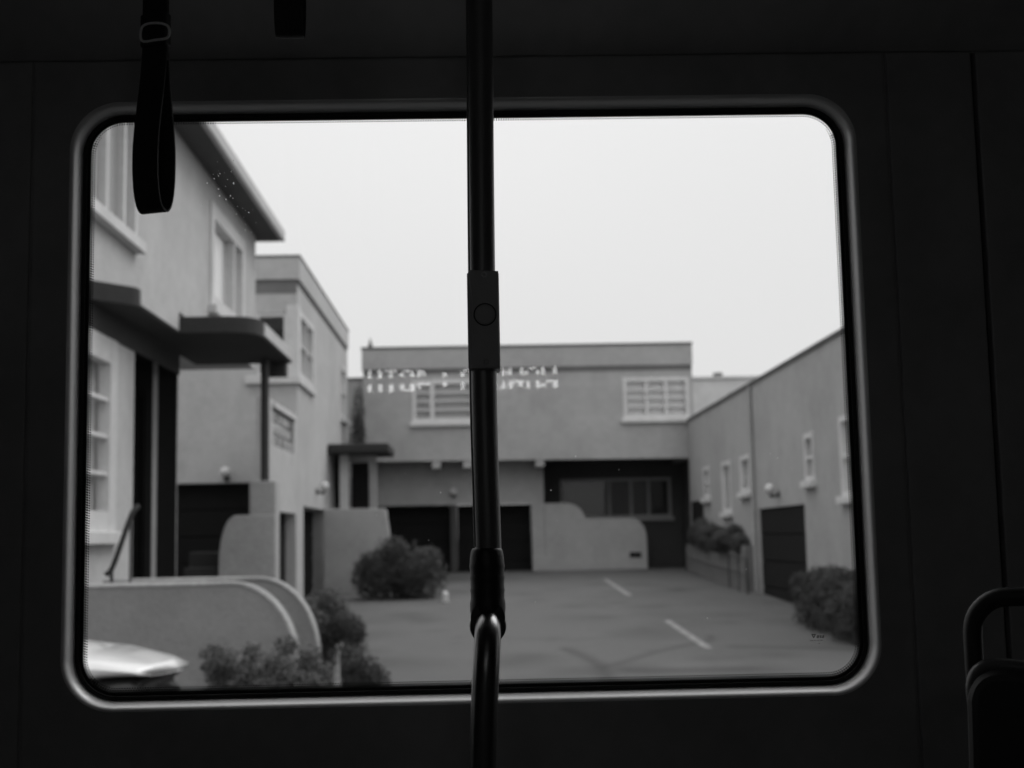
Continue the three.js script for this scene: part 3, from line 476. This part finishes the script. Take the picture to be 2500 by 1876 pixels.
{
  const b = thing('bus', 'dark bus interior wall with one large rounded window', 'bus', [0, 0.95, -1]);
  const XL = -4.6, XR = 4.6;
  // outer sheet of the window side, with this window and unseen neighbours beyond the frame, added to light the interior
  const s = poly([[XL, 0.3], [XR, 0.3], [XR, 3.6], [XL, 3.6]]); s.holes.push(roundRect(0.036, THREE.Path));
  const side = [[-2.75, -1.3], [1.3, 2.75]]; for (const [a, c] of side) s.holes.push(roundRect(0, THREE.Path, { x0: a, x1: c, y0: 2.1, y1: 3.1 }, 0.05));
  put('outer_wall', extr(s, 0.03).translate(0, 0, -2.235), M.bodySheet, b);
  side.forEach(([a, c]) => put('side_window', new THREE.PlaneGeometry(c - a + 0.04, 1.04).translate((a + c) / 2, 2.6, -2.2), M.glass, b));
  // lining panels, parted by narrow gaps
  const panel = (x0, x1, y0, y1, hole) => { const q = poly([[x0, y0], [x1, y0], [x1, y1], [x0, y1]]); if (hole) q.holes.push(roundRect(0.0262, THREE.Path)); return extr(q, 0.02, 0.003).translate(0, 0, -2.192); };
  const wp = put('window_panel', panel(-0.731, 0.689, 0.98, 3.252, true), M.panel, b);
  put('window_reveal', ringSweep([[0.0085, -2.2], [0.0122, -2.1972], [0.0130, -2.1945], [0.0156, -2.186], [0.0180, -2.1795], [0.0202, -2.1752], [0.0225, -2.1732], [0.0248, -2.1723], [0.0270, -2.172]]), M.reveal, wp);
  put('pillar_panel', panel(-1.2, -0.735, 0.98, 3.252), M.panel, b); put('pillar_panel', panel(0.693, 0.838, 0.98, 3.252), M.panel, b); put('pillar_panel', panel(0.846, 1.22, 0.98, 3.252), M.panel, b);
  put('seam_strip', [bx(-0.7352, -0.7308, 0.98, 3.252, -2.191, -2.178), bx(0.6888, 0.6932, 0.98, 3.252, -2.191, -2.178), bx(-1.2, 1.22, 3.2518, 3.2547, -2.191, -2.1775)], M.panel, b);
  // cove over the windows, ceiling, floor, the other side and the ends
  const cove = poly([[2.2, 3.2545], [2.172, 3.2545], [2.04, 3.35], [1.86, 3.44], [1.86, 3.47], [2.2, 3.47]]);
  put('cove', extr(cove, 9.2, 0).rotateY(Math.PI / 2).translate(-4.6, 0, 0), M.panel, b);
  put('ceiling', bx(XL, XR, 3.44, 3.6, -2.2, 0.5), M.ceiling, b); put('floor', bx(XL, XR, 0.85, 0.95, -2.2, 0.5), M.floor, b);
  put('far_wall', bx(XL, XR, 0.3, 3.6, 0.4, 0.5), M.bodySheet, b); put('end_wall', [bx(XL - 0.1, XL, 0.3, 3.6, -2.24, 0.5), bx(XR, XR + 0.1, 0.3, 3.6, -2.24, 0.5)], M.bodySheet, b);
  // the window itself
  const win = put('window', extr((() => { const q = roundRect(0.055); q.holes.push(roundRect(0, THREE.Path)); return q; })(), 0.0012).translate(0, 0, -2.1992), M.frit, b, 'black glass border');
  put('pane', new THREE.ShapeGeometry(roundRect(0.016), 16).translate(0, 0, -2.2), M.glass, win);
  put('gasket', ringSweep([[0.0045, -2.1979], [0.005, -2.1955], [0.006, -2.1948], [0.007, -2.1956], [0.0076, -2.1966], [0.0086, -2.1955], [0.0112, -2.1955], [0.0124, -2.1975]]), M.rubber, win);
  // ceramic dots along the glass edge, smaller towards the middle
  const dots = [];
  for (const [off, rad, half] of [[-0.0006, 0.0021, 0], [-0.0038, 0.0018, 1], [-0.0071, 0.0013, 0]]) {
    const q = roundRect(off), n = Math.round(q.getLength() / 0.0041), pts = q.getSpacedPoints(n * 2);
    for (let i = 0; i < n; i++) { const p = pts[2 * i + half]; if (off < -0.006 && p.y > 3.13) continue; const f = p.y > 3.12 ? 0.72 : 1; dots.push(new THREE.CircleGeometry(rad * f, 8).translate(p.x, p.y, -2.1975)); }
  }
  put('frit_dots', dots, M.frit, win).userData.kind = 'stuff';
  // dust and dried drops on the pane
  const r = rng(21), specks = [], clumps = [[-0.42, 3.06, 0.04, 0.07, 26], [-0.39, 2.98, 0.03, 0.05, 16], [0.27, 2.69, 0.06, 0.025, 22], [0.05, 2.5, 0.55, 0.25, 12], [0.2, 2.56, 0.4, 0.05, 6]];
  for (const [x, y, sx, sy, n] of clumps) for (let i = 0; i < n; i++) { const q = 0.0004 + 0.0011 * r() ** 3; specks.push(new THREE.CircleGeometry(q, 7).scale(1, 0.8 + 0.9 * r(), 1).translate(x + sx * (r() + r() - 1), y + sy * (r() + r() - 1), -2.1972)); }
  put('dust', specks, M.dust, win).userData.kind = 'stuff';
  // glass maker's mark
  const c = document.createElement('canvas'); c.width = 256; c.height = 160; const k = c.getContext('2d'); k.fillStyle = k.strokeStyle = '#000'; k.lineWidth = 9; k.lineJoin = 'round';
  k.beginPath(); k.moveTo(40, 14); k.lineTo(86, 14); k.lineTo(63, 52); k.closePath(); k.stroke(); k.font = 'italic bold 60px sans-serif'; k.fillText('osa', 94, 58); k.font = 'bold 15px sans-serif'; k.fillText('M-331 DOT-  AS2  -43R', 18, 92); k.fillText("'      / 19", 84, 132);
  const t = new THREE.CanvasTexture(c); t.colorSpace = THREE.SRGBColorSpace;
  const mk = new THREE.Mesh(new THREE.PlaneGeometry(0.033, 0.0206).translate(0.542, 2.277 - 0.95, -2.1975 + 1), std(1, 0.6, { map: t, transparent: true, alphaTest: 0.4 })); mk.name = 'glass_mark'; mk.userData.label = "small black glass maker's mark"; win.add(mk);
}
{ // grab pole with request button, clamp and curved lower branch
  const p = thing('grab_pole', 'dark vertical grab pole with a stop request button in the middle of the view', 'grab pole', [0.005, 0.95, -1.8]);
  put('pole', tube([[0.01, 3.45, -1.8], [0.0085, 3.2, -1.8], [0.0055, 2.83, -1.8], [0.0048, 2.62, -1.8], [0.0055, 2.53, -1.8], [0.0068, 2.44, -1.8], [0.006, 2.36, -1.8]], 0.0176, 120, 28), M.pole, p);
  put('rib', [tube([[-0.0078, 3.45, -1.7845], [-0.0095, 3.2, -1.7845], [-0.0124, 2.83, -1.7845], [-0.0131, 2.62, -1.7845], [-0.0118, 2.53, -1.7845], [-0.0105, 2.44, -1.7845]], 0.0014, 100, 8)], M.pole, p);
  const box = put('button_box', bx(-0.0155, 0.0275, 2.675, 2.807, -1.822, -1.776, 0.003), M.blackBox, p);
  const s = new THREE.Shape(); s.moveTo(-0.0125, 2.676); s.lineTo(0.0265, 2.676); s.bezierCurveTo(0.0255, 2.72, 0.0255, 2.76, 0.0268, 2.807); s.lineTo(-0.0125, 2.809); s.bezierCurveTo(-0.0135, 2.79, -0.0095, 2.78, -0.0092, 2.765); s.bezierCurveTo(-0.008, 2.73, -0.0095, 2.7, -0.0118, 2.676);
  put('front_plate', extr(s, 0.006, 0.0012).translate(0, 0, -1.777), M.blackBox, box);
  put('button', new THREE.LatheGeometry([[0, 0.0022], [0.008, 0.0024], [0.0122, 0.0022], [0.0132, 0.0012], [0.0134, 0]].map(([a, y]) => new THREE.Vector2(a, y)).reverse(), 44).rotateX(Math.PI / 2).translate(0.008, 2.748, -1.7712), M.blackBox, box);
  put('button_groove', new THREE.TorusGeometry(0.0146, 0.0009, 8, 52).translate(0.008, 2.748, -1.7711), M.rubber, box);
  for (const y of [2.802, 2.684]) put('screw', [new THREE.TorusGeometry(0.0032, 0.0012, 10, 24).translate(0.008, y, -1.7698)], y > 2.75 ? M.screw : M.blackBox, box);
  const prof = [[0.0176, 2.438], [0.0192, 2.4375], [0.021, 2.434], [0.0224, 2.427], [0.0229, 2.418], [0.0236, 2.414], [0.0228, 2.41], [0.0226, 2.402], [0.0233, 2.399], [0.0225, 2.395], [0.0224, 2.386], [0.0231, 2.383], [0.0224, 2.379], [0.0224, 2.371], [0.0235, 2.366], [0.0236, 2.357], [0.0229, 2.352], [0.0231, 2.335], [0.018, 2.331], [0, 2.331]].reverse().map(([a, y]) => new THREE.Vector2(a, y));
  const cl = put('clamp', new THREE.LatheGeometry(prof, 40).translate(0.005, 0, -1.8), M.black, p);
  put('ring', new THREE.TorusGeometry(0.0198, 0.0042, 14, 48).rotateX(-0.32).translate(0.0048, 2.337, -1.777), M.black, cl);
  put('clamp_body', new THREE.CylinderGeometry(0.0225, 0.0225, 0.03, 32).rotateX(Math.PI / 2 - 0.32).translate(0.0048, 2.3425, -1.79), M.black, cl);
  put('branch', tube([[0.0048, 2.346, -1.805], [0.0047, 2.338, -1.777], [0.004, 2.325, -1.757], [0.002, 2.295, -1.744], [-0.001, 2.25, -1.739], [-0.0055, 2.15, -1.737], [-0.012, 1.9, -1.737], [-0.02, 0.95, -1.737]], 0.0172, 160, 28), M.poleLower, p, 'shinier curved lower pole');
}
{ // hanging straps
  const st = thing('hanging_strap', 'dark looped hanging strap with a metal buckle, left of the pole', 'hanging strap', [-0.395, 3.44, -1.6], 'hanging straps from the ceiling');
  const loop = (t) => { const q = new (t ? THREE.Path : THREE.Shape)(), e = t ? 0.0032 : 0; q.moveTo(-0.003 + e * 0.4, 3.05 - e * 2); q.bezierCurveTo(-0.005 + e, 3.0, -0.019 + e, 2.96, -0.019 + e, 2.915); q.bezierCurveTo(-0.019 + e, 2.87, -0.012 + e * 0.6, 2.85 + e, 0, 2.85 + e); q.bezierCurveTo(0.012 - e * 0.6, 2.85 + e, 0.019 - e, 2.87, 0.019 - e, 2.915); q.bezierCurveTo(0.019 - e, 2.96, 0.005 - e, 3.0, 0.003 - e * 0.4, 3.05 - e * 2); q.closePath(); return q; };
  const sh = loop(0); sh.holes.push(loop(1));
  const turn = (g) => g.scale(1, 1, 1).rotateY(-Math.PI / 2 - 0.32).translate(-0.392, 0, -1.6);   // loop lies across the bus, turned a little
  const W = 0.0345;
  put('loop', turn(extr(sh, W, 0.0006, 30).scale(1.12, 1, 1).translate(0, 0, -W / 2)), M.webbing, st);
  put('band', turn(bx(-0.003, 0.003, 3.04, 3.44, -W / 2, W / 2, 0.0012)), M.webbing, st);
  put('keeper', turn(bx(-0.007, 0.007, 3.058, 3.1, -W / 2 - 0.001, W / 2 + 0.001, 0.003)), M.webbing, st);
  const bk = []; for (const sx of [0.0095]) bk.push(tube([[sx, 3.066, -0.0185], [sx, 3.079, -0.018], [sx + 0.002, 3.085, 0], [sx, 3.083, 0.018], [sx, 3.066, 0.0185], [sx, 3.064, 0]], 0.0016, 80, 10, true));
  put('buckle', bk.map((g) => turn(g).translate(0.0045, 0, 0)), M.buckle, st);  // pale colour painted in for the glint on the metal
  const s2 = st.clone(); s2.name = numbered('hanging_strap'); scene.add(s2); s2.userData = { ...st.userData, label: 'end of a second dark strap hanging in at the top edge, nearer the pole' };
  s2.position.set(-0.23, 3.44 + 0.2185, -1.6); s2.rotation.y = 0.32;
  s2.children.filter((m) => /band|keeper|buckle/.test(m.name)).forEach((m) => s2.remove(m));
  const up = put('strap_band', bx(-0.003, 0.003, 3.26, 3.45, -W / 2, W / 2, 0.001).rotateY(-Math.PI / 2).translate(-0.394, 0, -1.6), M.webbing, st); st.remove(up); s2.add(up); up.position.y -= 0.2185;
}
{ // seat back with its grab rail, at lower right
  const q = thing('passenger_chair', 'dark bus seat back with a tubular grab rail at the lower right corner', 'seat', [0.8, 0.95, -1.6]);
  const T = (g) => g.rotateY(-0.5).translate(0.585, 0, -1.62);
  put('grab_rail', T(tube([[0.004, 2.2, 0], [0.0, 2.3, 0], [0.004, 2.345, 0], [0.025, 2.366, 0], [0.06, 2.37, 0], [0.22, 2.371, 0], [0.38, 2.37, 0], [0.42, 2.35, 0], [0.43, 2.25, 0]], 0.0112, 90, 16)), M.rail, q);
  const s = new THREE.Shape(); s.moveTo(-0.03, 1.45); s.lineTo(0.46, 1.45); s.lineTo(0.44, 2.22); s.quadraticCurveTo(0.42, 2.265, 0.36, 2.262); s.quadraticCurveTo(0.2, 2.25, 0.06, 2.286); s.quadraticCurveTo(0.0, 2.298, -0.008, 2.25); s.closePath();
  put('backrest', T(extr(s, 0.05, 0.014, 16).translate(0, 0, -0.02)), M.seat, q);
  put('edge_highlight', T(tube([[0.0, 2.245, 0.012], [0.0, 2.27, 0.012], [0.012, 2.287, 0.012], [0.06, 2.287, 0.012], [0.2, 2.256, 0.012], [0.36, 2.262, 0.012]], 0.009, 60, 12)), M.seatHighlight, q);  // lighter colour stands in for the lit line along the backrest top
  put('rail_post', [T(bar([0.1, 2.2, 0], [0.1, 2.37, 0], 0.011)), T(bar([0.3, 2.2, 0], [0.3, 2.37, 0], 0.011))], M.rail, q);
  put('cushion', T(bx(-0.02, 0.45, 1.36, 1.46, -0.46, 0.02, 0.03)), M.seat, q); put('pedestal', T(bx(0.15, 0.28, 0.95, 1.37, -0.28, -0.12, 0.02)), M.iron, q);
}
{ // lit dot display on the other side of the bus; it shows only as a reflection in the pane
  const o = thing('led_sign', 'glowing text display mirrored in the window glass above the upper window', 'display', [-0.06, 3.01, 0.36]);
  put('housing', bx(-0.44, 0.32, 2.94, 3.085, 0.315, 0.4, 0.008), M.black, o);
  const map = (x, y) => [-0.402 + ((850 + x / 3.687) * 0.8848 - 790) / 417 * 0.68, 3.05 - (((850 + y / 3.687) * 0.8848) - 797) / 44 * 0.0725];
  const strokes = [[175, 205, 190, 265], [265, 300, 190, 265], [325, 440, 190, 210], [365, 395, 205, 260], [460, 500, 215, 250], [500, 560, 192, 212], [555, 590, 205, 255], [615, 650, 195, 250], [650, 690, 200, 225], [670, 692, 222, 250], [845, 880, 222, 258], [1010, 1045, 210, 255], [1045, 1150, 188, 208], [1300, 1335, 190, 250], [1380, 1405, 190, 250], [1405, 1440, 215, 236], [1440, 1470, 190, 250], [1545, 1578, 190, 250], [1585, 1622, 215, 245], [1625, 1690, 186, 204], [1690, 1722, 210, 245], [1737, 1770, 186, 250], [1845, 1880, 186, 246],
    [172, 208, 318, 385], [267, 303, 318, 380], [362, 402, 318, 385], [462, 500, 318, 372], [500, 540, 362, 382], [548, 588, 318, 385], [612, 730, 310, 330], [620, 650, 330, 366], [842, 883, 308, 344], [1012, 1044, 312, 370], [1300, 1335, 310, 372], [1385, 1415, 310, 370], [1362, 1388, 352, 374], [1445, 1480, 305, 370], [1480, 1580, 300, 322], [1530, 1568, 322, 360], [1602, 1634, 305, 374], [1690, 1720, 305, 370], [1722, 1780, 334, 360], [1780, 1840, 300, 322], [1842, 1888, 305, 370]];
  const cells = []; for (const [a, b, c, d] of strokes) { const [x0, y0] = map(a, d), [x1, y1] = map(b, c); cells.push(bx(x0, x1, y0, y1, 0.312, 0.315)); }
  put('lit_text', cells, new THREE.MeshStandardMaterial({ color: 0x000000, emissive: g3(1), emissiveIntensity: 10 }), o);
}
renderer.render(scene, camera);
